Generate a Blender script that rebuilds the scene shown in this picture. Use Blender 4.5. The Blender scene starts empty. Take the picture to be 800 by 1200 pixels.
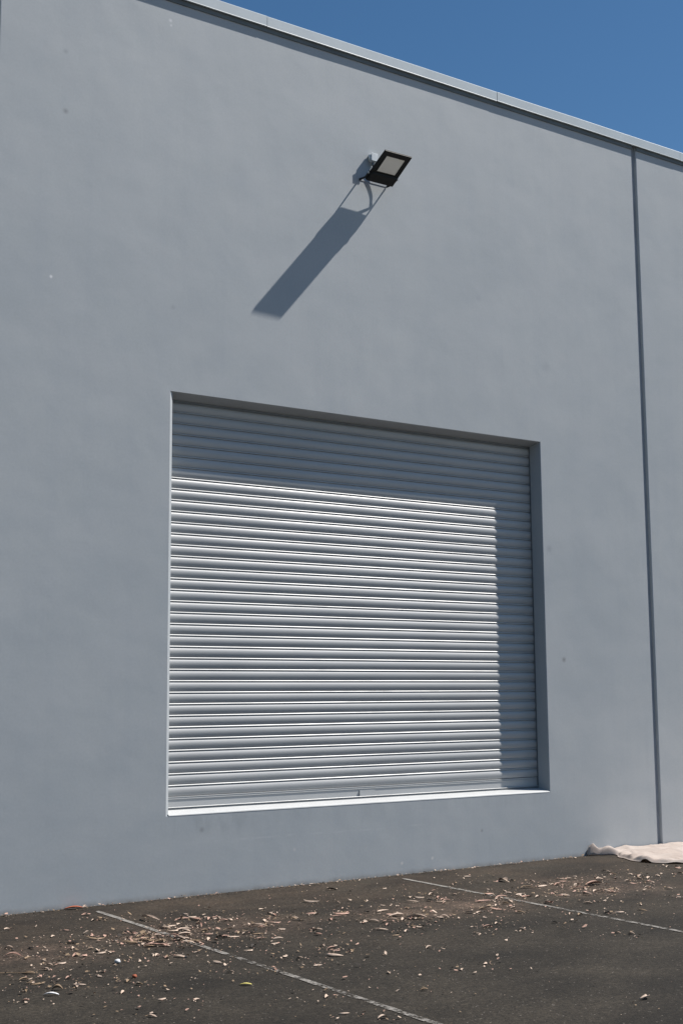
import bpy, bmesh, math, random
from mathutils import Vector, Matrix, noise

random.seed(11)
scene = bpy.context.scene
COL = scene.collection
SUN_TRAVEL = Vector((-2.87, 1.0, -3.95)).normalized()

# ------------------------------------------------------------------ helpers
def link(o, parent=None):
    COL.objects.link(o)
    if parent is not None:
        o.parent = parent
    return o

def mesh_obj(name, bm, mat, parent=None, smooth=False):
    bmesh.ops.recalc_face_normals(bm, faces=bm.faces)
    me = bpy.data.meshes.new(name)
    bm.to_mesh(me); bm.free()
    if mat is not None:
        me.materials.append(mat)
    if smooth:
        for p in me.polygons:
            p.use_smooth = True
    return link(bpy.data.objects.new(name, me), parent)

def empty(name, loc=(0, 0, 0), parent=None):
    o = bpy.data.objects.new(name, None)
    o.empty_display_size = .2
    o.location = loc
    return link(o, parent)

def tag(o, label, cat, group=None, kind=None):
    o['label'] = label
    o['category'] = cat
    if group: o['group'] = group
    if kind: o['kind'] = kind
    return o

def add_box(bm, x0, x1, y0, y1, z0, z1):
    vs = [bm.verts.new((x, y, z)) for x in (x0, x1) for y in (y0, y1) for z in (z0, z1)]
    for f in ((0, 1, 3, 2), (4, 6, 7, 5), (0, 4, 5, 1), (2, 3, 7, 6), (0, 2, 6, 4), (1, 5, 7, 3)):
        bm.faces.new([vs[i] for i in f])
    return vs

def bevel_all(bm, w, seg=2):
    bmesh.ops.bevel(bm, geom=list(bm.edges), offset=w, segments=seg, affect='EDGES', clamp_overlap=True)

def tube(bm, pts, r, n=10):
    pts = [Vector(p) for p in pts]
    rings = []
    for i, p in enumerate(pts):
        t = (pts[min(i + 1, len(pts) - 1)] - pts[max(i - 1, 0)]).normalized()
        a = t.cross(Vector((.3, .2, .93))).normalized(); b = t.cross(a)
        rings.append([bm.verts.new(p + a * (r * math.cos(2 * math.pi * k / n)) + b * (r * math.sin(2 * math.pi * k / n))) for k in range(n)])
    for A, B in zip(rings, rings[1:]):
        for k in range(n):
            bm.faces.new((A[k], A[(k + 1) % n], B[(k + 1) % n], B[k]))
    bm.faces.new(rings[0][::-1]); bm.faces.new(rings[-1])

# ------------------------------------------------------------------ materials
class NT:
    def __init__(s, name):
        s.m = bpy.data.materials.new(name); s.m.use_nodes = True
        s.t = s.m.node_tree; s.n = s.t.nodes; s.l = s.t.links
        s.b = s.n['Principled BSDF']; s.out = s.n['Material Output']
        s.co = s.n.new('ShaderNodeTexCoord').outputs['Object']
    def noise(s, scale, detail=4, rough=.55, vec=None, stretch=None):
        v = vec or s.co
        if stretch:
            mp = s.n.new('ShaderNodeMapping'); mp.inputs['Scale'].default_value = stretch
            s.l.new(v, mp.inputs[0]); v = mp.outputs[0]
        t = s.n.new('ShaderNodeTexNoise')
        t.inputs['Scale'].default_value = scale; t.inputs['Detail'].default_value = detail
        t.inputs['Roughness'].default_value = rough
        s.l.new(v, t.inputs['Vector']); return t.outputs['Fac']
    def voro(s, scale, out='Distance'):
        t = s.n.new('ShaderNodeTexVoronoi'); t.inputs['Scale'].default_value = scale
        s.l.new(s.co, t.inputs['Vector']); return t.outputs[out]
    def ramp(s, v, *stops):
        r = s.n.new('ShaderNodeValToRGB'); e = r.color_ramp.elements
        for i, (p, c) in enumerate(stops):
            el = e[i] if i < 2 else e.new(p)
            el.position = p; el.color = (c, c, c, 1) if not isinstance(c, tuple) else (*c, 1)
        s.l.new(v, r.inputs[0]); return r.outputs[0]
    def math(s, op, a, b=None, c=None):
        m = s.n.new('ShaderNodeMath'); m.operation = op
        for i, x in enumerate((a, b, c)):
            if x is None: continue
            if isinstance(x, (int, float)): m.inputs[i].default_value = x
            else: s.l.new(x, m.inputs[i])
        return m.outputs[0]
    def mix(s, f, a, b, mode='MIX'):
        m = s.n.new('ShaderNodeMix'); m.data_type = 'RGBA'; m.blend_type = mode
        for i, x in ((0, f), (6, a), (7, b)):
            if isinstance(x, (int, float)): m.inputs[i].default_value = x
            elif isinstance(x, tuple): m.inputs[i].default_value = (*x, 1)
            else: s.l.new(x, m.inputs[i])
        return m.outputs[2]
    def sep(s):
        x = s.n.new('ShaderNodeSeparateXYZ'); s.l.new(s.co, x.inputs[0]); return x.outputs
    def spot(s, p, r):
        d = s.n.new('ShaderNodeVectorMath'); d.operation = 'DISTANCE'
        s.l.new(s.co, d.inputs[0]); d.inputs[1].default_value = p
        return s.math('SUBTRACT', 1, s.math('SMOOTHSTEP' if False else 'DIVIDE', d.outputs['Value'], r))
    def col(s, c):
        if isinstance(c, tuple): s.b.inputs['Base Color'].default_value = (*c, 1)
        else: s.l.new(c, s.b.inputs['Base Color'])
    def set(s, **k):
        for n, v in k.items():
            i = s.b.inputs[n.replace('_', ' ')]
            if isinstance(v, (int, float)): i.default_value = v
            else: s.l.new(v, i)
    def bump(s, h, strength=.3, dist=.01):
        b = s.n.new('ShaderNodeBump'); b.inputs['Strength'].default_value = strength
        b.inputs['Distance'].default_value = dist
        s.l.new(h, b.inputs['Height']); s.l.new(b.outputs[0], s.b.inputs['Normal'])

def mat_wall():
    t = NT('painted_concrete')
    base = t.mix(t.ramp(t.noise(.55, 5, .6), (.33, 0), (.67, 1)), (.366, .394, .412), (.414, .437, .448))
    base = t.mix(t.ramp(t.noise(3.5, 6, .62), (.38, 0.), (.72, .6)), base, (.356, .386, .412))
    # faint vertical run marks
    runs = t.ramp(t.noise(1.0, 5, .6, stretch=(7, 7, .35)), (.5, 0), (.75, .32))
    base = t.mix(runs, base, (.34, .37, .40))
    lap = t.ramp(t.noise(1.0, 4, .55, stretch=(1.3, 1.3, 2.6)), (.42, 0), (.62, .4))
    base = t.mix(lap, base, (.428, .447, .46))
    base = t.mix(.5, base, t.ramp(t.noise(48, 3, .7), (.3, .93), (.7, 1.06)), 'MULTIPLY')
    x, y, z = t.sep()
    def band(v, lo, hi, soft):
        a = t.n.new('ShaderNodeMapRange'); a.interpolation_type = 'SMOOTHSTEP'
        a.inputs['From Min'].default_value = lo - soft; a.inputs['From Max'].default_value = lo + soft
        t.l.new(v, a.inputs[0])
        b = t.n.new('ShaderNodeMapRange'); b.interpolation_type = 'SMOOTHSTEP'
        b.inputs['From Min'].default_value = hi + soft; b.inputs['From Max'].default_value = hi - soft
        t.l.new(v, b.inputs[0])
        return t.math('MULTIPLY', a.outputs[0], b.outputs[0])
    # dirty drips below the window-high sill
    drip = t.math('MULTIPLY', band(x, .02, .75, .25), band(z, .50, .63, .06))
    drip = t.math('MULTIPLY', drip, t.ramp(t.noise(1.0, 4, .6, stretch=(13, 13, 2.6)), (.45, 0), (.72, .6)))
    base = t.mix(drip, base, (.27, .295, .31))
    sill_d = t.math('MULTIPLY', band(x, .0, 4.18, .1), band(z, .53, .635, .035))
    sill_d = t.math('MULTIPLY', sill_d, t.ramp(t.noise(1.0, 4, .6, stretch=(12, 12, 3)), (.45, 0), (.8, .35)))
    base = t.mix(sill_d, base, (.29, .31, .33))
    # pale scuff line across the upstand
    sc = t.math('MULTIPLY', band(x, .3, 2.6, .3), band(t.math('ADD', z, t.math('MULTIPLY', t.noise(2.2, 2), .05)), .443, .452, .008))
    sc = t.math('MULTIPLY', sc, t.ramp(t.noise(5, 3), (.42, 0), (.6, .5)))
    base = t.mix(sc, base, (.50, .51, .52))
    # splash dirt at the foot of the wall
    foot = t.math('MULTIPLY', band(z, -1, .022, .03), t.ramp(t.noise(7, 5, .65), (.35, .25), (.7, .8)))
    base = t.mix(foot, base, (.20, .175, .15))
    for p, r, c, k in (((-1.02, 0, 6.396), .032, (.24, .25, .26), .9), ((4.27, 0, 3.065), .05, (.3, .32, .34), .8), ((4.43, 0, 1.947), .035, (.2, .2, .2), .8),
                    ((-.012, 0, 4.892), .03, (.3, .32, .34), .7), ((-1.03, 0, 6.915), .03, (.28, .3, .32), .8), ((3.4, 0, 5.54), .05, (.33, .35, .38), .7),
                    ((-1.114, 0, 4.967), .018, (.7, .7, .7), 1.2), ((-.067, 0, 7.474), .022, (.6, .6, .62), .9), ((-.06, 0, 7.43), .016, (.6, .6, .62), .8),
                    ((4.3, 0, 4.96), .07, (.34, .36, .38), .6), ((.3, 0, .52), .03, (.25, .26, .27), .8), ((1.2, 0, .30), .02, (.5, .5, .5), .9), ((2.7, 0, .12), .02, (.6, .58, .55), .9), ((2.35, 0, .10), .02, (.6, .58, .55), .9), ((3.3, 0, .33), .022, (.28, .29, .3), .9)):
        s = t.spot(p, r)
        s = t.math('MULTIPLY', s, 1.1 * k); cl = t.n.new('ShaderNodeClamp'); t.l.new(s, cl.inputs[0])
        base = t.mix(cl.outputs[0], base, c)
    t.col(base); t.set(Roughness=.62, Specular_IOR_Level=.35)
    h = t.math('ADD', t.math('MULTIPLY', t.noise(1.7, 3, .5), 1.0), t.math('MULTIPLY', t.noise(30, 4, .65), .06))
    t.bump(h, .17, .03)
    return t.m

def mat_simple(name, c, rough=.5, metal=0, var=.12, scale=6, spec=.5):
    t = NT(name)
    d = tuple(v * (1 - var) for v in c); e = tuple(min(1, v * (1 + var)) for v in c)
    t.col(t.mix(t.ramp(t.noise(scale, 5, .6), (.3, 0), (.7, 1)), d, e))
    t.set(Roughness=rough, Metallic=metal, Specular_IOR_Level=spec)
    return t.m

def mat_shutter():
    t = NT('painted_steel_shutter')
    c = t.mix(t.ramp(t.noise(1.2, 4, .6, stretch=(1, 1, 2)), (.3, 0), (.7, 1)), (.405, .413, .415), (.455, .459, .457))
    dust = t.ramp(t.noise(1, 5, .65, stretch=(2, 2, 30)), (.5, 0), (.8, .35))
    c = t.mix(dust, c, (.345, .347, .342))
    t.col(c); t.set(Roughness=t.math('ADD', .36, t.math('MULTIPLY', dust, .35)), Specular_IOR_Level=.5)
    t.bump(t.noise(1, 3, .5, stretch=(3, 3, 12)), .05, .01)
    return t.m

def mat_asphalt():
    t = NT('worn_asphalt')
    x, y, z = t.sep()
    big = t.ramp(t.noise(.55, 6, .62), (.32, 0), (.68, 1))
    base = t.mix(big, (0.0147, 0.0121, 0.0089), (0.0221, 0.0183, 0.0135))
    # dusty brown zone washed up along the wall
    a = t.n.new('ShaderNodeMapRange'); a.interpolation_type = 'SMOOTHSTEP'
    a.inputs['From Min'].default_value = -3.4; a.inputs['From Max'].default_value = -.6
    t.l.new(t.math('ADD', y, t.math('MULTIPLY', t.math('SUBTRACT', t.noise(.8, 4), .5), 2.2)), a.inputs[0])
    dusty = t.math('MULTIPLY', a.outputs[0], t.ramp(t.noise(1.3, 6, .65), (.32, .0), (.68, .95)))
    base = t.mix(dusty, base, (0.0317, 0.0219, 0.0144))
    base = t.mix(t.ramp(t.noise(2.6, 5, .6), (.5, 0), (.72, .55)), base, (0.0134, 0.0114, 0.0087))
    base = t.mix(t.ramp(t.noise(9, 5, .7), (.52, 0), (.75, .5)), base, (0.0326, 0.0269, 0.0202))
    for px, py, r_ in ((-.72, -1.42, .62), (-.1, -1.5, .55), (1.7, -1.75, .6), (1.1, -1.7, .5), (3.2, -1.6, .8), (-1.8, -1.6, .6)):
        k_ = t.spot((px, py, 0), r_); cl = t.n.new('ShaderNodeClamp'); t.l.new(k_, cl.inputs[0])
        k_ = t.math('MULTIPLY', cl.outputs[0], t.ramp(t.noise(4.5, 6, .7), (.38, 0), (.62, 1.3)))
        base = t.mix(k_, base, (.060, .042, .031))
    # coarse worn grain and darker damp-looking patches
    grain = t.ramp(t.noise(34, 4, .8), (.34, .56), (.68, 1.92))
    base = t.mix(.8, base, grain, 'MULTIPLY')
    blot = t.ramp(t.noise(.9, 5, .62, stretch=(1, 1.6, 1)), (.37, .64), (.63, 1.42))
    base = t.mix(1.0, base, blot, 'MULTIPLY')
    # exposed aggregate
    agg = t.ramp(t.voro(95, 'Color'), (.0, .55), (1, 1.5))
    base = t.mix(1.0, base, agg, 'MULTIPLY')
    chips = t.math('MULTIPLY', t.ramp(t.voro(45), (.13, 1), (.27, 0)), t.ramp(t.noise(23, 2), (.57, 0), (.62, 1)))
    base = t.mix(t.math('MULTIPLY', chips, .8), base, (.18, .16, .14))
    t.col(base); t.set(Roughness=.9, Specular_IOR_Level=.25)
    h = t.math('ADD', t.math('MULTIPLY', t.voro(110), -.6), t.math('MULTIPLY', t.noise(16, 4, .7), .8))
    t.bump(h, .55, .006)
    return t.m

def mat_line():
    t = NT('worn_line_paint')
    t.col(t.mix(t.ramp(t.noise(30, 5, .7), (.35, 0), (.7, 1)), (.12, .112, .10), (.29, .27, .245)))
    t.set(Roughness=.8)
    x, y, z = t.sep()
    wear = t.math('ADD', t.math('ADD', t.math('MULTIPLY', t.noise(13, 5, .75), .5), t.math('MULTIPLY', t.noise(55, 2, .7), .25)), t.math('ADD', t.math('MULTIPLY', t.noise(1.6, 2), .16), .07))
    wear = t.math('ADD', wear, t.math('MULTIPLY', t.math('GREATER_THAN', y, -.9), .06))
    al = t.ramp(wear, (.485, 0), (.55, 1))
    t.set(Alpha=al)
    return t.m

def mat_cloth():
    t = NT('canvas_drop_cloth')
    c = t.mix(t.ramp(t.noise(3, 5, .6), (.35, 0), (.7, 1)), (.57, .485, .43), (.68, .61, .555))
    c = t.mix(t.ramp(t.noise(7, 4, .6), (.6, 0), (.75, .5)), c, (.42, .32, .27))
    t.col(c); t.set(Roughness=.9, Specular_IOR_Level=.1)
    t.bump(t.noise(40, 3), .2, .004)
    tr = t.n.new('ShaderNodeBsdfTranslucent'); t.l.new(c, tr.inputs['Color'])
    mx = t.n.new('ShaderNodeMixShader'); mx.inputs[0].default_value = .38
    t.l.new(t.b.outputs[0], mx.inputs[1]); t.l.new(tr.outputs[0], mx.inputs[2]); t.l.new(mx.outputs[0], t.out.inputs[0])
    return t.m

def mat_leaf(name, c):
    t = NT(name)
    t.col(t.mix(t.ramp(t.noise(60, 4, .6), (.3, 0), (.7, 1)), tuple(v * .72 for v in c), tuple(min(.8, v * 1.22) for v in c)))
    t.set(Roughness=.7, Specular_IOR_Level=.3)
    return t.m

M_WALL = mat_wall()
M_SHUT = mat_shutter()
M_CAPSHADE = mat_simple('capping_shade_dark', (.15, .17, .175), .8, 0, .15, 4, .2)  # dark tone standing in for shade below the capping
M_SILL = mat_simple('sill_paint', (.475, .485, .485), .6, 0, .05, 5, .35)
M_COPE = mat_simple('folded_steel_flashing', (.50, .55, .57), .4, 0, .05, 3, .5)
M_SEAL = mat_simple('joint_sealant', (.26, .29, .33), .7, 0, .12, 5, .3)
M_GUIDE = mat_simple('guide_channel_steel', (.16, .17, .18), .5, 0, .1, 5, .4)
M_BLACK = mat_simple('black_powder_coat', (.016, .016, .016), .6, 0, .15, 12, .25)
M_LENS = mat_simple('frosted_lens', (.90, .88, .82), .3, 0, .03, 9, .5)
M_BOXW = mat_simple('weathered_white_plastic', (.66, .69, .70), .45, 0, .08, 20, .4)
M_GALV = mat_simple('galvanised_strap', (.42, .44, .46), .45, 0, .1, 20, .5)
M_CABLE = mat_simple('grey_cable_sheath', (.10, .10, .11), .5, 0, .1, 20, .4)
M_ROOF = mat_simple('roof_sheet', (.45, .46, .46), .5, 0, .1, 2, .4)
M_ASPH = mat_asphalt()
M_LINE = mat_line()
M_CLOTH = mat_cloth()

# ------------------------------------------------------------------ ground
bm = bmesh.new()
R = 1500
ring = [(-R, -R), (R, -R), (R, R), (-R, R)]
bm.faces.new([bm.verts.new((x, y, 0)) for x, y in ring])
g = mesh_obj('car_park_asphalt', bm, M_ASPH)
tag(g, 'dark worn asphalt car park in front of the grey wall', 'ground', kind='structure')

bm = bmesh.new()                 # pale sheet added behind the camera, there only to bounce light
bm.faces.new([bm.verts.new(p) for p in ((-60, -60, .004), (80, -60, .004), (80, -12.5, .004), (-60, -12.5, .004))])
tag(mesh_obj('bounce_sheet', bm, mat_simple('bounce_sheet_pale', (.30, .285, .265), .8, 0, .12, 1.5, .3)), 'pale sheet added behind the camera to bounce light', 'light bounce sheet', kind='structure')

def bay_line(x0, y0, x1, y1, w, label):
    bm = bmesh.new(); n = 90
    d = Vector((x1 - x0, y1 - y0)); s = Vector((-d.y, d.x)).normalized()
    prev = None
    for i in range(n + 1):
        t = i / n
        c = Vector((x0, y0)) + d * t
        wl = w / 2 * (1 + .25 * noise.noise(Vector((t * 60, 1.3, x0))))
        wr = w / 2 * (1 + .25 * noise.noise(Vector((t * 60, 7.3, x0))))
        if i == 0: wl *= .6; wr *= .6
        a = bm.verts.new((*(c - s * wl), .004)); b = bm.verts.new((*(c + s * wr), .004))
        if prev: bm.faces.new((prev[0], a, b, prev[1]))
        prev = (a, b)
    o = mesh_obj('bay_line', bm, M_LINE)
    tag(o, label, 'road marking', kind='structure')
bay_line(-.735, -.262, -.895, -5.6, .044, 'worn white bay line running from the leaf heap to the near edge')
bay_line(2.182, -.234, 2.0, -5.6, .046, 'white bay line starting below the middle of the shutter and running right')

# ------------------------------------------------------------------ warehouse
W, ZS, ZT, ZTOP = 4.185, .657, 4.156, 7.72
TH = .158                       # wall thickness visible in the opening
bld = empty('warehouse', (2, 0, 0))
tag(bld, 'grey painted tilt-up concrete warehouse with a recessed roller shutter opening', 'building')
bld.location = (0, 0, 0)

JW = .062
JOINTS = [-16.3, -8.97, -1.632, 5.732, 13.08, 20.43]
CH = .009
def panel_edge_pts(xl, xr):
    return xl, xr

def plain_panel(x0, x1):
    bm = bmesh.new()
    # outline in plan, chamfered front arrises, extruded in z
    plan = [(x0, TH), (x0, CH), (x0 + CH, 0), (x1 - CH, 0), (x1, CH), (x1, TH)]
    lo = [bm.verts.new((x, y, -.3)) for x, y in plan]
    hi = [bm.verts.new((x, y, ZTOP)) for x, y in plan]
    n = len(plan)
    for i in range(n):
        j = (i + 1) % n
        bm.faces.new((lo[i], lo[j], hi[j], hi[i]))
    bm.faces.new(lo[::-1]); bm.faces.new(hi)
    return mesh_obj('wall_panel', bm, M_WALL, bld)

for a, b in zip(JOINTS, JOINTS[1:]):
    x0, x1 = a + JW / 2, b - JW / 2
    if a == -1.632:
        # panel with the shutter opening
        bm = bmesh.new()
        V = lambda x, y, z: bm.verts.new((x, y, z))
        c = .005
        LX, LY = .031, .021          # wide arris on the left jamb
        zsill = ZS - .012
        xs = [x0 + CH, -LX, W + c, x1 - CH]; zs_ = [-.3, zsill, ZT + c, ZTOP]
        G = {(i, j): V(xs[i], 0, zs_[j]) for i in range(4) for j in range(4)}
        for i in range(3):
            for j in range(3):
                if (i, j) != (1, 1):
                    bm.faces.new((G[i, j], G[i + 1, j], G[i + 1, j + 1], G[i, j + 1]))
        I = [V(0, LY, zsill), V(W, c, zsill), V(W, c, ZT), V(0, LY, ZT)]
        F = [G[1, 1], G[2, 1], G[2, 2], G[1, 2]]
        B = [V(0, TH, zsill), V(W, TH, zsill), V(W, TH, ZT - .026), V(0, TH, ZT - .026)]
        for k in range(4):
            m = (k + 1) % 4
            bm.faces.new((F[k], F[m], I[m], I[k])); bm.faces.new((I[k], I[m], B[m], B[k]))
        # outer edges and back
        BK = {(i, j): V((x0, 0, W, x1)[i], TH, zs_[j] if not (i in (1, 2) and j == 2) else ZT) if not (i in (1, 2) and j in (1, 2)) else None for i in range(4) for j in range(4)}
        BK[1, 1], BK[2, 1], BK[2, 2], BK[1, 2] = B
        for i in range(3):
            for j in range(3):
                if (i, j) != (1, 1):
                    bm.faces.new((BK[i, j], BK[i, j + 1], BK[i + 1, j + 1], BK[i + 1, j]))
        for i, xe in ((0, x0), (3, x1)):
            E = [V(xe, CH, z) for z in zs_]
            for j in range(3):
                bm.faces.new((G[i, j], G[i, j + 1], E[j + 1], E[j]))
                bm.faces.new((E[j], E[j + 1], BK[i, j + 1], BK[i, j]))
            bm.faces.new((G[i, 3], E[3], BK[i, 3])); bm.faces.new((G[i, 0], E[0], BK[i, 0]))
        for j in (0, 3):
            for i in range(3):
                bm.faces.new((G[i, j], G[i + 1, j], BK[i + 1, j], BK[i, j]))
        mesh_obj('wall_panel', bm, M_WALL, bld)
    else:
        plain_panel(x0, x1)

for xj in JOINTS[1:-1]:
    bm = bmesh.new()
    n = 60; prev = None
    for i in range(n + 1):       # slightly concave sealant strip with a wavy face
        z = -.3 + (ZTOP + .3) * i / n
        r = [bm.verts.new((xj + dx, .030 + dy + .003 * noise.noise(Vector((xj, z * 2.3, dx))), z)) for dx, dy in ((-JW / 2, 0), (-.012, .004), (.012, .004), (JW / 2, 0))]
        if prev:
            for k in range(3): bm.faces.new((prev[k], prev[k + 1], r[k + 1], r[k]))
        prev = r
    mesh_obj('joint_sealant', bm, M_SEAL, bld, True)

# folded parapet capping in lengths
CJ = [.904 + 2.785 * k for k in range(-6, 8)]
for k, (a, b) in enumerate(zip(CJ, CJ[1:])):
    bm = bmesh.new()
    q = .031 + .0015 * (k % 2)
    zb = 7.693; zt = 7.793
    prof = [(-q + .006, zb - .006), (-q - .001, zb), (-q, zb + .004), (-q, zt - .006), (-q + .005, zt), (TH + .06, zt - .012), (TH + .062, zt - .1), (TH + .058, zt - .1), (TH + .055, zt - .022), (-q + .008, zt - .012), (-q + .008, zb + .004)]
    x0, x1 = a + .003, b - .003
    n = len(prof); ST = 14; st = []
    for q_ in range(ST + 1):
        xx = x0 + (x1 - x0) * q_ / ST
        wy = .0022 * noise.noise(Vector((xx * 1.1, 3.3, 0))); wz = .0025 * noise.noise(Vector((xx * .9, 8.1, 0))) + .0015 * (k % 2)
        st.append([bm.verts.new((xx, y + wy * (y < .1), z + wz)) for y, z in prof])
    for A, Bv in zip(st, st[1:]):
        for i in range(n):
            j = (i + 1) % n
            bm.faces.new((A[i], A[j], Bv[j], Bv[i]))
    bm.faces.new(st[0][::-1]); bm.faces.new(st[-1])
    c = mesh_obj('coping', bm, M_COPE, bld)

for a, b in zip(JOINTS, JOINTS[1:]):      # dark strip painting in the shade under the capping, one per panel
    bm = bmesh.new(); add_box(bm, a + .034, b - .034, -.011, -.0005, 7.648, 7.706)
    mesh_obj('capping_shade_strip', bm, M_CAPSHADE, bld)
# rest of the shell
for n_, bx in (('roof', (JOINTS[0], JOINTS[-1], TH + .002, 22, 7.25, 7.32)), ('rear_wall', (JOINTS[0], JOINTS[-1], 22.002, 22.16, -.3, 7.7)),
              ('side_wall', (JOINTS[0] - .13, JOINTS[0] + .028, TH + .002, 22, -.3, 7.24)), ('side_wall', (JOINTS[-1] - .028, JOINTS[-1] + .13, TH + .002, 22, -.3, 7.24))):
    bm = bmesh.new(); add_box(bm, *bx)
    mesh_obj(n_, bm, M_ROOF if n_ == 'roof' else M_WALL, bld)

# sloping sill with a hand-floated nose
bm = bmesh.new(); n = 120; prev = None
for i in range(n + 1):
    x = .0005 + (W - .001) * i / n
    wv = .0030 * noise.noise(Vector((x * 1.7, .3, 2))) + .0015 * noise.noise(Vector((x * 6, 4.3, 2)))
    if i == 0: x = -.004
    zb = ZS - .012
    pr = [(.26, zb), (.26, ZS + .031), (.165, ZS + .024), (.03, ZS + .008 + wv), (.010, ZS + .004 + wv), (.002, ZS - .001 + wv), (-.0015, ZS - .0055 + wv), (-.0015, zb)]
    r = [bm.verts.new((x, y, z)) for y, z in pr]
    if prev:
        for k in range(len(pr)):
            m = (k + 1) % len(pr)
            bm.faces.new((prev[k], r[k], r[m], prev[m]))
    else: bm.faces.new(r)
    prev = r
bm.faces.new(prev[::-1])
sill = mesh_obj('sill', bm, M_SILL, bld, True)
sill.data.set_sharp_from_angle(angle=math.radians(50))

# roller shutter: one curtain of interlocked slats
P = .0956; YG = .1770
zbar = .786
prof = []
# one pitch measured downward from the top of the small rib
rib = [(0, -.006), (.0006, .0006), (.0052, .0054), (.0070, .0062), (.0108, .0060), (.0120, .0030), (.0124, -.011), (.0176, -.011)]
# each slat bulges most just above its middle, steep on top and flatter below
def bulge(t, pk=.42, hgt=.0106):
    return hgt * (1 - ((pk - t) / pk) ** 2) if t < pk else hgt * (1 - ((t - pk) / (1 - pk)) ** 2)
arc = [(.0182, -.0012)] + [(.0185 + .0750 * k / 16, .0002 + bulge(k / 16)) for k in range(0, 17)] + [(.0939, -.006)]
one = rib + arc
bm = bmesh.new()
nx = 36
NS = 38
ztop0 = zbar + NS * P
rows = []
for s in range(NS):
    tilt = random.uniform(-.0006, .0006); off = random.uniform(-.0005, .0005)
    for (dz, out) in one:
        z = ztop0 - s * P - dz
        row = []
        for i in range(nx + 1):
            x = -.06 + (W + .12) * i / nx
            bow = .0012 * math.sin(math.pi * i / nx) * math.sin(s * .9) + .0018 * noise.noise(Vector((x * .7, s * .37, 1.1)))
            row.append(bm.verts.new((x, YG - out + off + bow + tilt * (dz / P), z + .0006 * noise.noise(Vector((x * .5, s * .8, 4))))))
        rows.append(row)
for A, B in zip(rows, rows[1:]):
    for i in range(nx):
        bm.faces.new((A[i], A[i + 1], B[i + 1], B[i]))
shut = mesh_obj('roller_shutter', bm, M_SHUT, bld, True)
shut.data.set_sharp_from_angle(angle=math.radians(38))

bm = bmesh.new()                 # flat bottom rail with a forward flange
pr = [(.176, zbar - .001), (.1685, zbar - .002), (.1680, zbar - .006), (.1715, zbar - .009), (.1715, zbar - .017), (.1650, zbar - .0185), (.1650, zbar - .0215), (.1705, zbar - .023),
      (.1705, .701), (.150, .7005), (.1485, .6985), (.150, .6965), (.176, .6965)]
A = [bm.verts.new((-.05, y, z)) for y, z in pr]; Bv = [bm.verts.new((W + .05, y, z)) for y, z in pr]
for i in range(len(pr)):
    j = (i + 1) % len(pr); bm.faces.new((A[i], A[j], Bv[j], Bv[i]))
bm.faces.new(A[::-1]); bm.faces.new(Bv)
# let it sit between the jambs
for v in bm.verts:
    v.co.x = max(.004, min(W - .004, v.co.x))
mesh_obj('bottom_rail', bm, M_SHUT, shut)
bm = bmesh.new()                 # rubber strip under the rail
add_box(bm, .006, W - .006, .155, .172, .6795, .6960)
mesh_obj('weather_seal', bm, M_GUIDE, shut)
bm = bmesh.new()                 # lift handle plate
add_box(bm, 2.004, 2.172, .1600, .1618, .7012, .752); add_box(bm, 2.004, 2.172, .1619, .1700, .7490, .752)
mesh_obj('lift_handle', bm, M_SHUT, shut)
bm = bmesh.new()                 # dark strip added behind the lintel as the shade of the gap
add_box(bm, .002, W - .002, TH + .001, TH + .006, ZT - .048, ZT + .03)
mesh_obj('head_shade_strip', bm, M_GUIDE, shut)
for xa, xb in ((-.09, .0), (W, W + .09)):
    bm = bmesh.new()
    s = -1 if xa < 0 else 1
    add_box(bm, xa, xb, .1595, .1615, .684, 4.5)
    xe = 0 if s < 0 else W
    add_box(bm, xe - .010 if s > 0 else xe, xe if s > 0 else xe + .010, .1590, .1622, .684, ZT + .1)
    mesh_obj('guide_channel', bm, M_GUIDE, shut)

# ------------------------------------------------------------------ floodlight
A0 = Vector((1.952, -.414, 6.617)); B0 = Vector((2.262, -.416, 6.612)); D0 = Vector((1.950, -.094, 6.434)); C0 = Vector((2.268, -.098, 6.436))
fl = empty('floodlight', (2.11, 0, 6.55))
tag(fl, 'black rectangular floodlight with frosted lens on a bracket high on the wall', 'floodlight')
off = Vector((2.11, 0, 6.55))
org = (C0 + D0) / 2
ex = Vector((1, -.01, 0)).normalized()
ev = ((A0 + B0) / 2 - org); LEN = ev.length; ev.normalize()      # from the inner edge outward
en = ex.cross(ev).normalized()
if en.z > 0: en = -en                                           # lens side, facing down and out
WID = .312
def fr(u, v, n):                                                # local frame: across, outward, toward the lens
    return org + ex * u + ev * v + en * n - off
def fbox(bm, u0, u1, v0, v1, n0, n1, tu=0):
    vs = []
    for n_, k in ((n0, 0), (n1, tu)):
        for u, v in ((u0 + k, v0 + k), (u1 - k, v0 + k), (u1 - k, v1 - k), (u0 + k, v1 - k)):
            vs.append(bm.verts.new(fr(u, v, n_)))
    for f in ((0, 3, 2, 1), (4, 5, 6, 7), (0, 1, 5, 4), (1, 2, 6, 5), (2, 3, 7, 6), (3, 0, 4, 7)):
        bm.faces.new([vs[i] for i in f])
bm = bmesh.new()
fbox(bm, -WID / 2, WID / 2, 0, LEN, -.030, -.002)
for v in bm.verts:                # thin at the outer edge
    q = (v.co + off - org)
    if q.dot(en) < -.02 and q.dot(ev) > .1: v.co += en * .020
bevel_all(bm, .003)
hous = mesh_obj('housing', bm, M_BLACK, fl)
bm = bmesh.new()                  # raised rim around the lens and the blank gear cover below it
u0, u1, v0, v1 = -WID / 2 + .002, WID / 2 - .002, .002, LEN - .002
lu0, lu1, lv0, lv1 = -.105, .105, .124, LEN - .055
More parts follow.
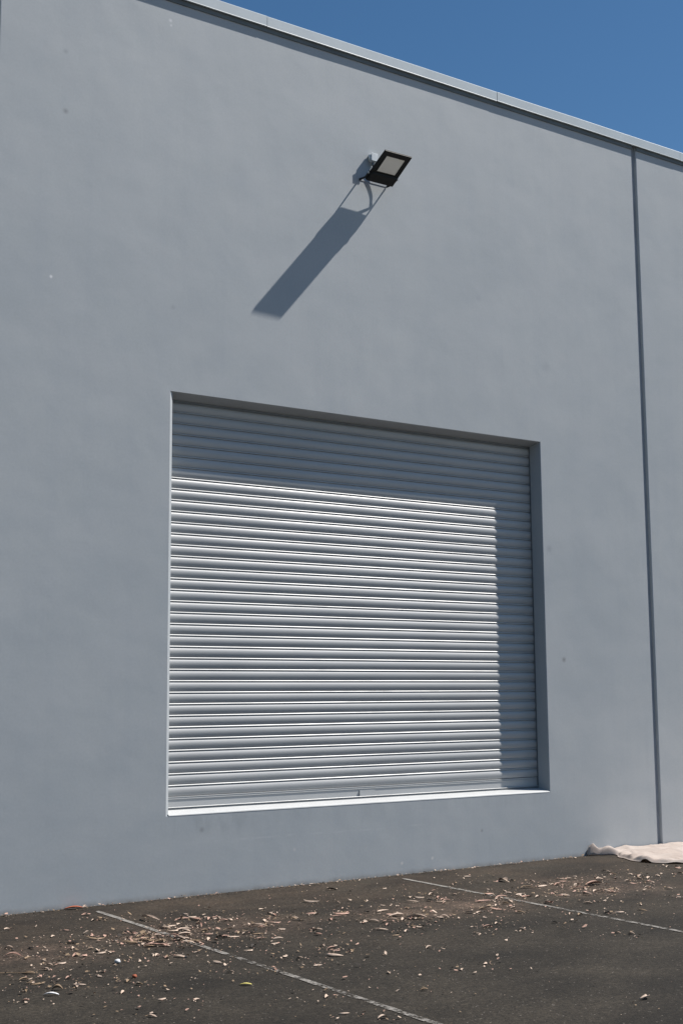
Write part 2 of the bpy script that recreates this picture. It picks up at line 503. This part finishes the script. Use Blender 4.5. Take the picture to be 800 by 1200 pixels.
for r_ in ((u0, lu0, v0, v1), (lu1, u1, v0, v1), (lu0, lu1, v0, lv0), (lu0, lu1, lv1, v1)):
    fbox(bm, *r_, -.0015, .006)
mesh_obj('lens_frame', bm, M_BLACK, hous)
bm = bmesh.new(); fbox(bm, lu0 + .001, lu1 - .001, lv0 + .001, lv1 - .001, -.0012, .002)
mesh_obj('lens', bm, M_LENS, fl)
bm = bmesh.new()                  # gear compartment cover standing proud below the lens
fbox(bm, -WID / 2 + .004, WID / 2 - .004, .001, .112, .0065, .026, .010)
bevel_all(bm, .003)
mesh_obj('gear_cover', bm, M_BLACK, hous)
bm = bmesh.new()                  # gear tray and cooling fins on the back
fbox(bm, -.125, .125, .02, .13, -.052, -.0305, 0)
mesh_obj('driver_box', bm, M_BLACK, fl)
bm = bmesh.new()
for k in range(11):
    u = -.12 + .024 * k
    fbox(bm, u - .002, u + .002, .145, LEN - .09, -.040, -.016)
mesh_obj('heat_sink', bm, M_BLACK, fl)
for sx in (-1, 1):                # bracket arms out from the wall to the housing pivots
    bm = bmesh.new()
    xw = 2.107 + sx * .163
    p0 = Vector((xw, -.004, 6.438)) - off
    pts = [(xw, -.004, 6.450), (xw, -.110, 6.446), (xw, -.175, 6.474), (xw, -.185, 6.490), (xw, -.165, 6.500), (xw, -.100, 6.464), (xw, -.004, 6.474)]
    f0 = [bm.verts.new(Vector(p) - off + Vector((-.0018, 0, 0))) for p in pts]; f1 = [bm.verts.new(Vector(p) - off + Vector((.0018, 0, 0))) for p in pts]
    for i in range(len(pts)):
        j = (i + 1) % len(pts); bm.faces.new((f0[i], f0[j], f1[j], f1[i]))
    bm.faces.new(f0[::-1]); bm.faces.new(f1)
    arm = mesh_obj('bracket_arm', bm, M_BLACK, fl)
    bm = bmesh.new()
    ctr = Vector((xw + sx * .006, -.165, 6.478)) - off
    tube(bm, [ctr - Vector((.005, 0, 0)), ctr + Vector((.005, 0, 0))], .010, 6)
    mesh_obj('pivot_bolt', bm, M_GALV, arm)
bm = bmesh.new()
vs = add_box(bm, 2.107 - .1648, 2.107 + .1648, -.0038, -.0006, 6.4580, 6.4840)
for v in bm.verts: v.co -= off
mesh_obj('bracket_base', bm, M_GALV, fl)
# supply box on the wall and its flex
bm = bmesh.new()
add_box(bm, 2.046, 2.128, -.058, -.001, 6.655, 6.742); bevel_all(bm, .012, 3)
for v in bm.verts: v.co -= off
jb = mesh_obj('junction_box', bm, M_BOXW, fl, True)
bm = bmesh.new()
add_box(bm, 2.050, 2.124, -.064, -.0585, 6.659, 6.738); bevel_all(bm, .002, 1)
for v in bm.verts: v.co -= off
mesh_obj('box_lid', bm, M_BOXW, jb)
bm = bmesh.new()
tube(bm, [Vector((2.087, -.030, 6.656)) - off, Vector((2.087, -.030, 6.625)) - off], .014, 10)
mesh_obj('cable_gland', bm, M_GUIDE, jb)
L3 = Vector((-2.87, 1.0, -3.95))
shadow_pts = [((2.087, -.030, 6.640), None)]
path = [Vector((2.087, -.030, 6.640)), Vector((2.089, -.030, 6.60))]
for (sx, sz, t) in ((2.010, 6.473, .030), (2.040, 6.428, .034), (2.062, 6.385, .042), (2.082, 6.319, .055), (2.078, 6.250, .070), (2.060, 6.200, .083)):
    path.append(Vector((sx, 0, sz)) - L3 * t)
path.append(fr(.02, .03, -.040) + off)
# smooth the flex path
def catmull(pts, k=6):
    out = []
    for i in range(len(pts) - 1):
        p0, p1, p2, p3 = pts[max(i - 1, 0)], pts[i], pts[i + 1], pts[min(i + 2, len(pts) - 1)]
        for j in range(k):
            t = j / k
            out.append(.5 * ((2 * p1) + (p2 - p0) * t + (2 * p0 - 5 * p1 + 4 * p2 - p3) * t * t + (3 * p1 - p0 - 3 * p2 + p3) * t ** 3))
    out.append(pts[-1]); return out
bm = bmesh.new(); tube(bm, [p - off for p in catmull(path)], .0065, 8)
mesh_obj('power_cable', bm, M_CABLE, fl, True)

# ------------------------------------------------------------------ drop cloth by the wall
bm = bmesh.new()
NU, NV = 130, 110
HEM = [(0, 4.66), (.03, 4.67), (.06, 4.80), (.14, 4.93), (.34, 4.79), (.62, 4.69), (.80, 4.71), (.92, 4.78), (1.05, 4.93), (1.25, 5.05), (1.6, 5.2)]
def hem(d):
    for (a, xa), (b, xb) in zip(HEM, HEM[1:]):
        if d <= b:
            t = (d - a) / (b - a); t = t * t * (3 - 2 * t)
            return xa + (xb - xa) * t
    return HEM[-1][1]
def sst(a, b, v):
    t = max(0, min(1, (v - a) / (b - a))); return t * t * (3 - 2 * t)
grid = []
for j in range(NV + 1):
    v = j / NV
    y = -.012 - 1.45 * v ** 1.25
    row = []
    for i in range(NU + 1):
        u = i / NU
        x0 = hem(-y)
        x = x0 + (8.6 - x0) * (u ** 1.6)
        d = x - x0
        h = .012
        h += .040 * max(0, noise.noise(Vector((x * 2.2, y * 4.4, 1.7))) - .05) + .022 * max(0, .35 - 3 * abs(noise.noise(Vector((x * 2.6 + y * 2.2, y * 3.2 - x, 7.7))))) + .008 * noise.noise(Vector((x * 5, y * 7, 4.7))) + .012 * (.5 - abs(noise.noise(Vector((x * 7, y * 9, 2.7))))) + .006 * (.4 - abs(noise.noise(Vector((x * 17 + y * 9, y * 21, 6.1)))))
        # long soft folds fanning from the bunched corner
        h += .030 * math.exp(-((y + .20 + .10 * (x - 4.7)) / .05) ** 2) * sst(0, .25, d)
        h += .036 * math.exp(-((y + .50 - .10 * (x - 4.7)) / .06) ** 2) * sst(0, .2, d)
        h += .022 * math.exp(-((y + .92 - .14 * (x - 4.7)) / .07) ** 2) * sst(0, .2, d)
        # rumpled hem: it lies on the ground and puffs up just behind its edge, with two open curls
        lift = max(0, noise.noise(Vector((y * 6.5, .4, 3.3)))) + .35
        h += .034 * lift * math.exp(-((d - .07) / .06) ** 2)
        curl = math.exp(-((y + .10) / .05) ** 2) * .8 + math.exp(-((y + .74) / .05) ** 2) + .5 * math.exp(-((y + .98) / .04) ** 2)
        h = h * sst(-.02, .045, d) + .026 * curl * math.exp(-(d / .06) ** 2)
        # the bunched end pushed against the wall
        h += .078 * math.exp(-((y + .045) / .05) ** 2 - ((x - 4.70) / .065) ** 2) * (1 + .55 * noise.noise(Vector((x * 26, y * 16, 5))))
        h += .045 * math.exp(-((y + .07) / .05) ** 2 - ((x - 4.90) / .07) ** 2)
        h += .022 * math.exp(-((y + .012) / .06) ** 2)
        if i < 5 and -y < .70:      # the hem tucks down to the ground
            h *= (0, .35, .62, .82, .94)[i]; x -= (.012, .009, .006, .003, .001)[i]
        row.append(bm.verts.new((x, y, max(h, .005))))
    grid.append(row)
for j in range(NV):
    for i in range(NU):
        bm.faces.new((grid[j][i], grid[j][i + 1], grid[j + 1][i + 1], grid[j + 1][i]))
cloth = mesh_obj('drop_cloth', bm, M_CLOTH, None, True)
sm = cloth.modifiers.new('thickness', 'SOLIDIFY'); sm.thickness = .003; sm.offset = 1
tag(cloth, 'rumpled cream canvas drop cloth lying on the asphalt against the wall', 'drop cloth')

# ------------------------------------------------------------------ fallen leaves
LEAF_COL = {'p': (.51, .395, .31), 'k': (.42, .265, .205), 't': (.25, .175, .11), 'd': (.028, .022, .018), 'y': (.48, .42, .13), 'o': (.36, .10, .05), 'w': (.66, .66, .66)}
LEAF_MAT = {k: mat_leaf({'p': 'pale_dry_leaf', 'k': 'pinkish_dry_leaf', 't': 'tan_dry_leaf', 'd': 'dark_rotten_leaf', 'y': 'yellow_leaf', 'o': 'orange_leaf', 'w': 'bleached_white'}[k], c) for k, c in LEAF_COL.items()}
def leaf_bm(length, width, arch, fold, bend, twist, thick=.0008, seg=9):
    bm = bmesh.new(); rows = []
    for i in range(seg + 1):
        t = i / seg
        wd = width * (math.sin(math.pi * min(1, (t * .93 + .05))) ** .75) * .5
        px = (t - .5) * length
        pz = arch * (1 - (2 * t - 1) ** 2) + .003
        py = bend * (2 * t - 1) ** 2
        tw = twist * (t - .5)
        r = []
        for s in (-1, -.5, 0, .5, 1):
            ly = wd * s; lz = fold * abs(s) ** 1.5 * wd * 2
            r.append(bm.verts.new((px, py + ly * math.cos(tw) - lz * math.sin(tw), pz + ly * math.sin(tw) + lz * math.cos(tw))))
        rows.append(r)
    for A, B in zip(rows, rows[1:]):
        for k in range(4):
            bm.faces.new((A[k], B[k], B[k + 1], A[k + 1]))
    zmin = min(v.co.z for v in bm.verts)
    for v in bm.verts: v.co.z += .0045 - zmin
    return bm
SHAPES = [(.125, .026, .004, .22, .014, .35), (.12, .031, .002, -.3, -.014, .25), (.13, .020, .009, .3, .022, .6), (.11, .034, .003, .25, .008, .3), (.125, .023, .006, -.3, -.018, -.5), (.10, .038, .004, .3, .006, .3), (.13, .017, .003, -.3, .030, .6)]
LEAF_MESH = {}
def leaf_mesh(kind, v):
    if (kind, v) not in LEAF_MESH:
        bm = leaf_bm(*SHAPES[v]); me = bpy.data.meshes.new('fallen_leaf'); bm.to_mesh(me); bm.free()
        me.materials.append(LEAF_MAT[kind])
        for p in me.polygons: p.use_smooth = True
        LEAF_MESH[kind, v] = me
    return LEAF_MESH[kind, v]
KIND = {'p': 'pale cream', 'k': 'pinkish', 't': 'tan', 'd': 'dark brown'}
def zone(x, y):
    if -1.15 < x < -.35 and -2.1 < y < -.9: return 'heaped across the start of the left bay line'
    if x <= -1.0: return 'lying on asphalt left of the heap'
    if y < -2.9: return 'lying alone on the open asphalt nearest the viewer'
    if x < .75: return 'lying right of the heap below the left half of shutter'
    if x < 2.0: return 'lying left of the right bay line below the shutter'
    if x < 3.0: return 'lying around the right bay line'
    return 'lying on asphalt in front of the drop cloth'
DATA = """-0.927,-0.639,6,p;-0.861,-0.642,7,d;-1.267,-0.913,4,k;-1.421,-1.4,7,d;-1.576,-0.594,4,p;-1.435,-1.076,4,p;-1.831,-1.316,5,p;-1.826,-1.392,5,d;-1.716,-1.402,5,d;-1.904,-1.58,8,k;-1.856,-1.685,6,t;-1.802,-1.826,4,p;-1.834,-1.998,4,p;-1.9,-2.106,3,p;-1.751,-1.996,3,p;-1.49,-1.572,5,p;-1.57,-1.796,6,k;-1.538,-1.855,5,k;-1.418,-1.663,3,p;-1.403,-1.746,6,p;-1.417,-1.842,5,p;-2.023,-2.137,6,t;-2.115,-2.304,5,t;-2.114,-2.418,4,t;-2.088,-2.466,6,t;-2.217,-2.589,4,t;-2.311,-2.828,4,k;-1.887,-2.416,3,k;-1.944,-2.656,3,p;-1.907,-2.629,3,p;-1.143,-1.297,6,k;-1.239,-1.344,9,t;-1.203,-1.211,5,k;-1.16,-1.481,5,d;-1.653,-2.382,3,k;-1.728,-2.476,3,p;-0.619,-0.872,13,p;-1.799,-2.952,4,p;-1.076,-2.236,7,p;-1.166,-2.1,4,p;-1.183,-2.087,3,p;-1.144,-2.185,6,t;-1.336,-2.208,3,p;-1.568,-3.353,2,p;-1.923,-3.539,2,p;-1.654,-2.704,3,t;-1.644,-2.824,4,t;-1.702,-3.229,2,p;-1.119,-1.589,8,t;-1.078,-1.582,7,t;-1.019,-1.549,6,t;-0.982,-1.537,7,t;-1.006,-1.636,8,t;-1.029,-1.733,7,k;-1.03,-1.807,11,k;-0.994,-1.834,8,k;-0.954,-1.827,6,k;-0.907,-1.514,6,t;-0.86,-1.51,5,p;-0.951,-1.639,6,t;-0.948,-1.719,6,t;-0.897,-1.68,5,t;-1.088,-1.651,6,t;-1.041,-1.453,4,k;-0.947,-1.323,5,k;-0.962,-1.433,4,t;-0.901,-1.399,4,t;-0.761,-1.339,4,p;-0.669,-1.237,8,p;-0.603,-1.2,6,p;-0.532,-1.166,5,p;-0.601,-1.375,9,p;-0.589,-1.426,6,p;-0.671,-1.406,7,p;-0.705,-1.546,7,p;-0.693,-1.596,9,p;-0.805,-1.71,8,p;-0.763,-1.703,7,p;-0.78,-1.807,8,p;-0.777,-1.573,6,k;-0.738,-1.8,7,t;-0.764,-1.895,5,k;-0.752,-1.942,6,k;-0.276,-0.8,4,p;-0.376,-0.963,7,k;-0.325,-1.05,9,k;-0.309,-0.968,5,p;-0.435,-1.328,8,k;-0.511,-1.527,5,t;-1.074,-1.811,6,t;-0.173,-1.118,5,p;-0.136,-1.24,5,p;-0.245,-1.11,5,k;-0.203,-1.234,6,k;-0.16,-1.221,4,d;0.246,-1.148,6,p;0.235,-1.237,5,k;0.042,-1.42,6,p;0.12,-1.34,4,p;0.067,-1.53,6,k;-0.024,-1.551,4,d;-0.123,-1.564,8,p;-0.112,-1.616,4,k;-0.266,-1.836,6,t;-0.341,-1.78,4,p;-0.282,-1.784,4,d;-0.053,-1.79,4,p;-0.336,-1.985,4,k;-0.245,-2.054,5,p;-0.377,-2.224,4,p;-0.623,-2.332,6,p;-0.535,-2.217,5,d;0.772,-0.877,10,p;0.804,-0.901,4,p;0.279,-1.414,6,p;0.258,-1.538,6,d;0.477,-1.373,7,k;0.502,-1.392,4,p;0.127,-1.967,6,p;0.112,-1.914,4,k;0.035,-2.105,5,k;-0.511,-2.726,4,p;-0.976,-2.543,5,p;-0.512,-1.813,6,k;-0.48,-1.837,8,p;-0.54,-1.792,5,d;-0.646,-1.83,5,p;-0.561,-1.655,5,k;-0.433,-1.459,4,k;0.294,-0.934,3,p;-0.357,-1.727,3,t;-0.162,-2.46,3,p;-0.558,-2.624,3,p;-0.538,-2.967,3,p;-0.81,-2.92,3,k;-1.057,-2.827,3,p;1.3,-0.409,8,d;0.648,-1.503,9,k;0.579,-1.547,6,k;0.459,-1.645,5,k;0.608,-1.85,5,p;0.657,-1.887,8,p;0.922,-1.808,10,p;0.91,-1.751,5,k;0.768,-1.971,7,p;0.649,-2.061,5,k;0.488,-2.198,8,p;0.972,-1.987,12,p;0.938,-1.961,6,k;0.849,-1.986,5,p;1.564,-1.148,6,p;1.402,-1.358,8,p;1.585,-1.221,5,p;1.202,-1.575,5,t;0.976,-1.555,8,p;0.843,-1.554,4,d;1.779,-1.139,5,p;1.586,-1.499,6,p;1.577,-1.383,6,d;1.708,-1.315,6,k;1.684,-1.409,5,k;1.137,-2.066,6,p;0.988,-2.183,4,k;0.583,-2.354,3,p;0.762,-2.277,6,p;0.75,-2.225,4,t;-0.163,-2.569,5,k;-0.194,-2.654,4,k;-0.297,-2.785,8,p;-0.112,-2.715,6,t;0.053,-2.547,3,k;1.684,-0.642,4,p;0.953,-1.015,3,p;0.816,-1.281,3,p;1.184,-1.081,3,p;0.439,-2.45,3,t;0.732,-1.469,3,k;1.122,-1.358,3,p;1.205,-1.78,4,t;-0.328,-3.402,4,p;-1.112,-4.071,4,p;-1.006,-4.261,5,p;-0.965,-3.699,2,p;-0.444,-3.878,2,t;0.347,-2.916,2,p;2.772,-0.896,11,p;2.731,-0.865,6,k;2.818,-0.932,5,d;2.927,-1.084,5,p;2.643,-1.318,10,t;2.813,-1.322,8,p;2.373,-1.357,6,p;2.337,-1.449,5,p;2.169,-1.38,7,k;2.171,-1.44,5,p;2.129,-1.581,9,k;2.054,-1.636,6,p;1.877,-1.667,10,k;1.851,-1.647,6,k;1.702,-2.008,7,k;1.816,-1.888,4,p;2.045,-1.796,6,p;1.928,-1.868,5,t;2.334,-1.565,5,p;2.31,-1.663,6,k;2.342,-1.687,6,k;2.365,-1.762,5,p;2.627,-1.672,5,p;2.953,-1.236,6,d;1.447,-2.013,6,d;1.487,-2.044,6,p;1.626,-1.95,5,t;1.148,-2.57,7,k;0.927,-2.738,6,p;1.258,-2.781,4,p;1.631,-2.716,4,d;2.217,-2.036,7,k;3.224,-1.11,6,p;2.991,-1.331,8,k;2.963,-1.309,6,p;1.774,-1.857,5,t;1.673,-1.456,6,k;1.176,-2.048,5,p;1.927,-1.252,4,p;2.704,-0.497,5,p;1.382,-2.253,4,p;1.836,-2.059,4,p;1.742,-2.238,5,t;2.578,-1.811,6,k;2.289,-0.789,4,p;1.288,-2.5,3,p;0.298,-3.528,5,p;0.067,-3.575,3,p;1.953,-1.671,4,p;3.235,-1.52,14,k;3.201,-1.493,7,k;2.979,-1.577,7,k;3.913,-0.999,6,p;3.822,-1.15,7,t;3.959,-1.256,6,p;3.923,-1.372,6,k;3.91,-1.503,6,p;3.669,-1.724,8,k;3.436,-1.929,5,p;3.61,-1.545,5,p;4.064,-1.482,5,p;4.611,-1.081,4,p;4.603,-1.232,5,k;2.461,-2.222,6,p;2.977,-1.881,8,p;3.031,-1.923,6,k;3.114,-1.805,6,k;2.773,-1.902,7,p;2.851,-1.785,6,k;2.956,-1.805,6,p;2.605,-1.831,6,p;3.492,-1.317,7,p;3.451,-1.077,5,p;3.537,-2.069,5,p;2.325,-2.682,5,p;1.982,-2.518,3,p;2.009,-2.587,5,t;2.222,-2.653,5,d;2.72,-2.526,3,p;2.537,-2.695,6,t;3.122,-1.432,6,k;2.825,-1.704,6,k;3.029,-1.616,5,k;2.658,-2.21,4,p;3.682,-1.326,6,d;3.528,-1.681,4,k;3.765,-1.529,4,k;3.244,-2.436,4,p;1.685,-3.269,4,p;1.734,-3.347,3,p;3.326,-1.12,5,p;4.348,-1.486,5,t;3.166,-1.783,4,t;3.14,-1.249,5,k"""
for it in DATA.split(';'):
    x, y, l, k = it.split(','); x = float(x); y = float(y); l = max(4.0, float(l))
    v = random.randrange(7) if l > 5 else random.choice((3, 5, 1, 4))
    o = bpy.data.objects.new('fallen_leaf', leaf_mesh(k, v)); COL.objects.link(o)
    s = l / 10 * 1.12
    o.location = (x, y, .001)
    # long leaves read lengthwise across the picture, short ones lie any way round
    o.rotation_euler = (random.gauss(0, .08), random.gauss(0, .06), math.radians(-34) + (random.gauss(0, .45) if l > 6 else random.uniform(-1.6, 1.6)) + random.choice((0, math.pi)))
    w = s * random.uniform(.9, 1.3) if l > 6 else s * 1.25
    o.scale = (s, w, s * random.uniform(.9, 1.6) if l > 5 else s * 1.7)
    tag(o, '%s curled dry leaf %s' % (KIND[k], zone(x, y)), 'leaf', '%s leaves %s' % (KIND[k], zone(x, y)))

def special(name, kind, shape, loc, rz, sc, label, cat):
    bm = leaf_bm(*shape); o = mesh_obj(name, bm, LEAF_MAT[kind], None, True)
    sm = o.modifiers.new('thickness', 'SOLIDIFY'); sm.thickness = .0012
    o.location = loc; o.rotation_euler = (0, 0, rz); o.scale = (sc, sc, sc)
    return tag(o, label, cat)
special('fallen_leaf', 'o', (.15, .04, .006, .3, .012, .3), (-.83, -.05, .001), math.radians(-5), 1, 'bright orange-red leaf at the foot of the wall left of the bay line', 'leaf')
special('paper_scrap', 'w', (.085, .022, .006, .35, .008, .2), (-2.144, -2.774, .001), math.radians(-36), 1, 'bright white curled paper scrap on asphalt at lower left', 'paper scrap')
special('fallen_leaf', 't', (.06, .03, .010, .5, .0, .4), (-2.06, -2.66, .001), math.radians(-25), 1, 'small tan leaf just behind the white paper scrap', 'leaf')
special('fallen_leaf', 'y', (.07, .024, .003, .25, .006, .3), (-1.163, -3.182, .001), math.radians(-30), 1, 'yellow-green leaf near the left bay line in the foreground', 'leaf')
special('fallen_leaf', 'p', (.085, .024, .008, .45, .026, .4), (.372, -4.741, .001), math.radians(20), 1, 'pale crescent-shaped curled leaf alone at lower right', 'leaf')
def pod(name, kind, loc, r, label, cat):
    bm = bmesh.new(); bmesh.ops.create_icosphere(bm, subdivisions=3, radius=r)
    for v in bm.verts:
        v.co *= 1 + .28 * noise.noise(v.co * (1.4 / r)) + .10 * noise.noise(v.co * (4 / r)); v.co.z *= .7
    zm = min(v.co.z for v in bm.verts)
    for v in bm.verts: v.co.z -= zm
    o = mesh_obj(name, bm, LEAF_MAT[kind], None, True); o.location = loc
    return tag(o, label, cat)
pod('crumpled_tissue', 'w', (-1.468, -2.175, 0), .018, 'small crumpled white tissue lump on asphalt below the leaf heap', 'litter')
pod('seed_pod', 'o', (-1.572, -2.622, 0), .014, 'small round orange-brown seed pod on bare asphalt', 'seed pod')
bm = bmesh.new()
tube(bm, catmull([Vector(p) for p in ((-.10, .02, .008), (-.04, -.006, .011), (.03, .010, .010), (.11, -.012, .012), (.17, .004, .008))], 4), .0028, 6)
tw = mesh_obj('fallen_twig', bm, LEAF_MAT['t'], None, True); tw.location = (-2.14, -2.09, 0); tw.rotation_euler = (0, 0, math.radians(-34))
tag(tw, 'long thin pale twig on asphalt at the left edge', 'twig')

# tiny crumbs, bark flakes and grit: nobody could count these
bm = bmesh.new()
mats = ['p', 'k', 't', 'd']
rng = random.Random(4)
pts = [tuple(float(q) for q in it.split(',')[:2]) for it in DATA.split(';')]
def flake(x, y, s, mi):
    a = rng.uniform(0, 6.28); n = rng.choice((3, 4, 4, 5)); tilt = rng.uniform(-.5, .5); st = rng.uniform(.35, 1)
    vs = []
    for k in range(n):
        b = 2 * math.pi * k / n + rng.uniform(-.3, .3)
        lx, ly = s * math.cos(b), s * st * math.sin(b)
        vs.append(bm.verts.new((x + lx * math.cos(a) - ly * math.sin(a), y + lx * math.sin(a) + ly * math.cos(a), .0055 + s * .55 + lx * tilt + ly * rng.uniform(-.2, .5))))
    try:
        f = bm.faces.new(vs); f.material_index = mi
    except ValueError: pass
for _ in range(7000):
    if rng.random() < .88:
        bx, by = rng.choice(pts); sg = rng.choice((.05, .11, .22)); x = bx + rng.gauss(0, sg); y = by + rng.gauss(0, sg)
    else:
        x = rng.uniform(-3, 6); y = rng.uniform(-5.5, -.04)
    if rng.random() < .10: y = -abs(rng.gauss(0, .05)) - .012; x = rng.uniform(-1.6, 4.6)
    if y > -.012: continue
    flake(x, y, min(.022, .0028 + rng.expovariate(1 / .0036)), rng.choices((0, 1, 2, 3), (4, 4, 5, 2))[0])
cr = mesh_obj('leaf_crumbs', bm, LEAF_MAT['p'])
for k in mats[1:]: cr.data.materials.append(LEAF_MAT[k])
tag(cr, 'tiny leaf crumbs and grit strewn over the asphalt', 'leaf litter', kind='stuff')

# ------------------------------------------------------------------ light
w = bpy.data.worlds.new('World'); scene.world = w; w.use_nodes = True
nt = w.node_tree
sky = nt.nodes.new('ShaderNodeTexSky'); sky.sky_type = 'NISHITA'; sky.sun_disc = False
sky.sun_elevation = math.asin(-SUN_TRAVEL.z)
sky.sun_rotation = math.atan2(-SUN_TRAVEL.x, -SUN_TRAVEL.y)
sky.air_density = 1.0; sky.dust_density = .3; sky.ozone_density = 3.5; sky.altitude = 300
bg = nt.nodes['Background']; bg.inputs['Strength'].default_value = .062
hs = nt.nodes.new('ShaderNodeHueSaturation'); hs.inputs['Saturation'].default_value = 1.18; hs.inputs['Hue'].default_value = .496
nt.links.new(sky.outputs[0], hs.inputs['Color']); nt.links.new(hs.outputs[0], bg.inputs[0])
sd = bpy.data.lights.new('sun', 'SUN'); sd.energy = 5; sd.angle = math.radians(.53); sd.color = (1, .955, .90)
so = link(bpy.data.objects.new('sun', sd)); so.location = (14, -8, 22)
so.rotation_euler = SUN_TRAVEL.to_track_quat('-Z', 'Y').to_euler()

# ------------------------------------------------------------------ camera
cd = bpy.data.cameras.new('camera'); cam = link(bpy.data.objects.new('camera', cd))
yaw, pitch, roll = .6058, .1371, -.0072
f_ = Vector((math.sin(yaw) * math.cos(pitch), math.cos(yaw) * math.cos(pitch), math.sin(pitch)))
r_ = Vector((math.cos(yaw), -math.sin(yaw), 0)); u_ = r_.cross(f_)
r2 = r_ * math.cos(roll) + u_ * math.sin(roll); u2 = -r_ * math.sin(roll) + u_ * math.cos(roll)
mw = Matrix((r2, u2, -f_)).transposed().to_4x4(); mw.translation = (-5.1179, -9.8631, 1.6)
cam.matrix_world = mw
cd.sensor_fit = 'VERTICAL'; cd.sensor_height = 36; cd.sensor_width = 24; cd.lens = 1562.53 / 1200 * 36
cd.clip_start = .05; cd.clip_end = 5000
scene.camera = cam
vs = scene.view_settings
vs.view_transform = 'Standard'; vs.look = 'None'; vs.gamma = 1; vs.use_curve_mapping = False; vs.exposure = .46
scene.cycles.max_bounces = 8; scene.cycles.diffuse_bounces = 4
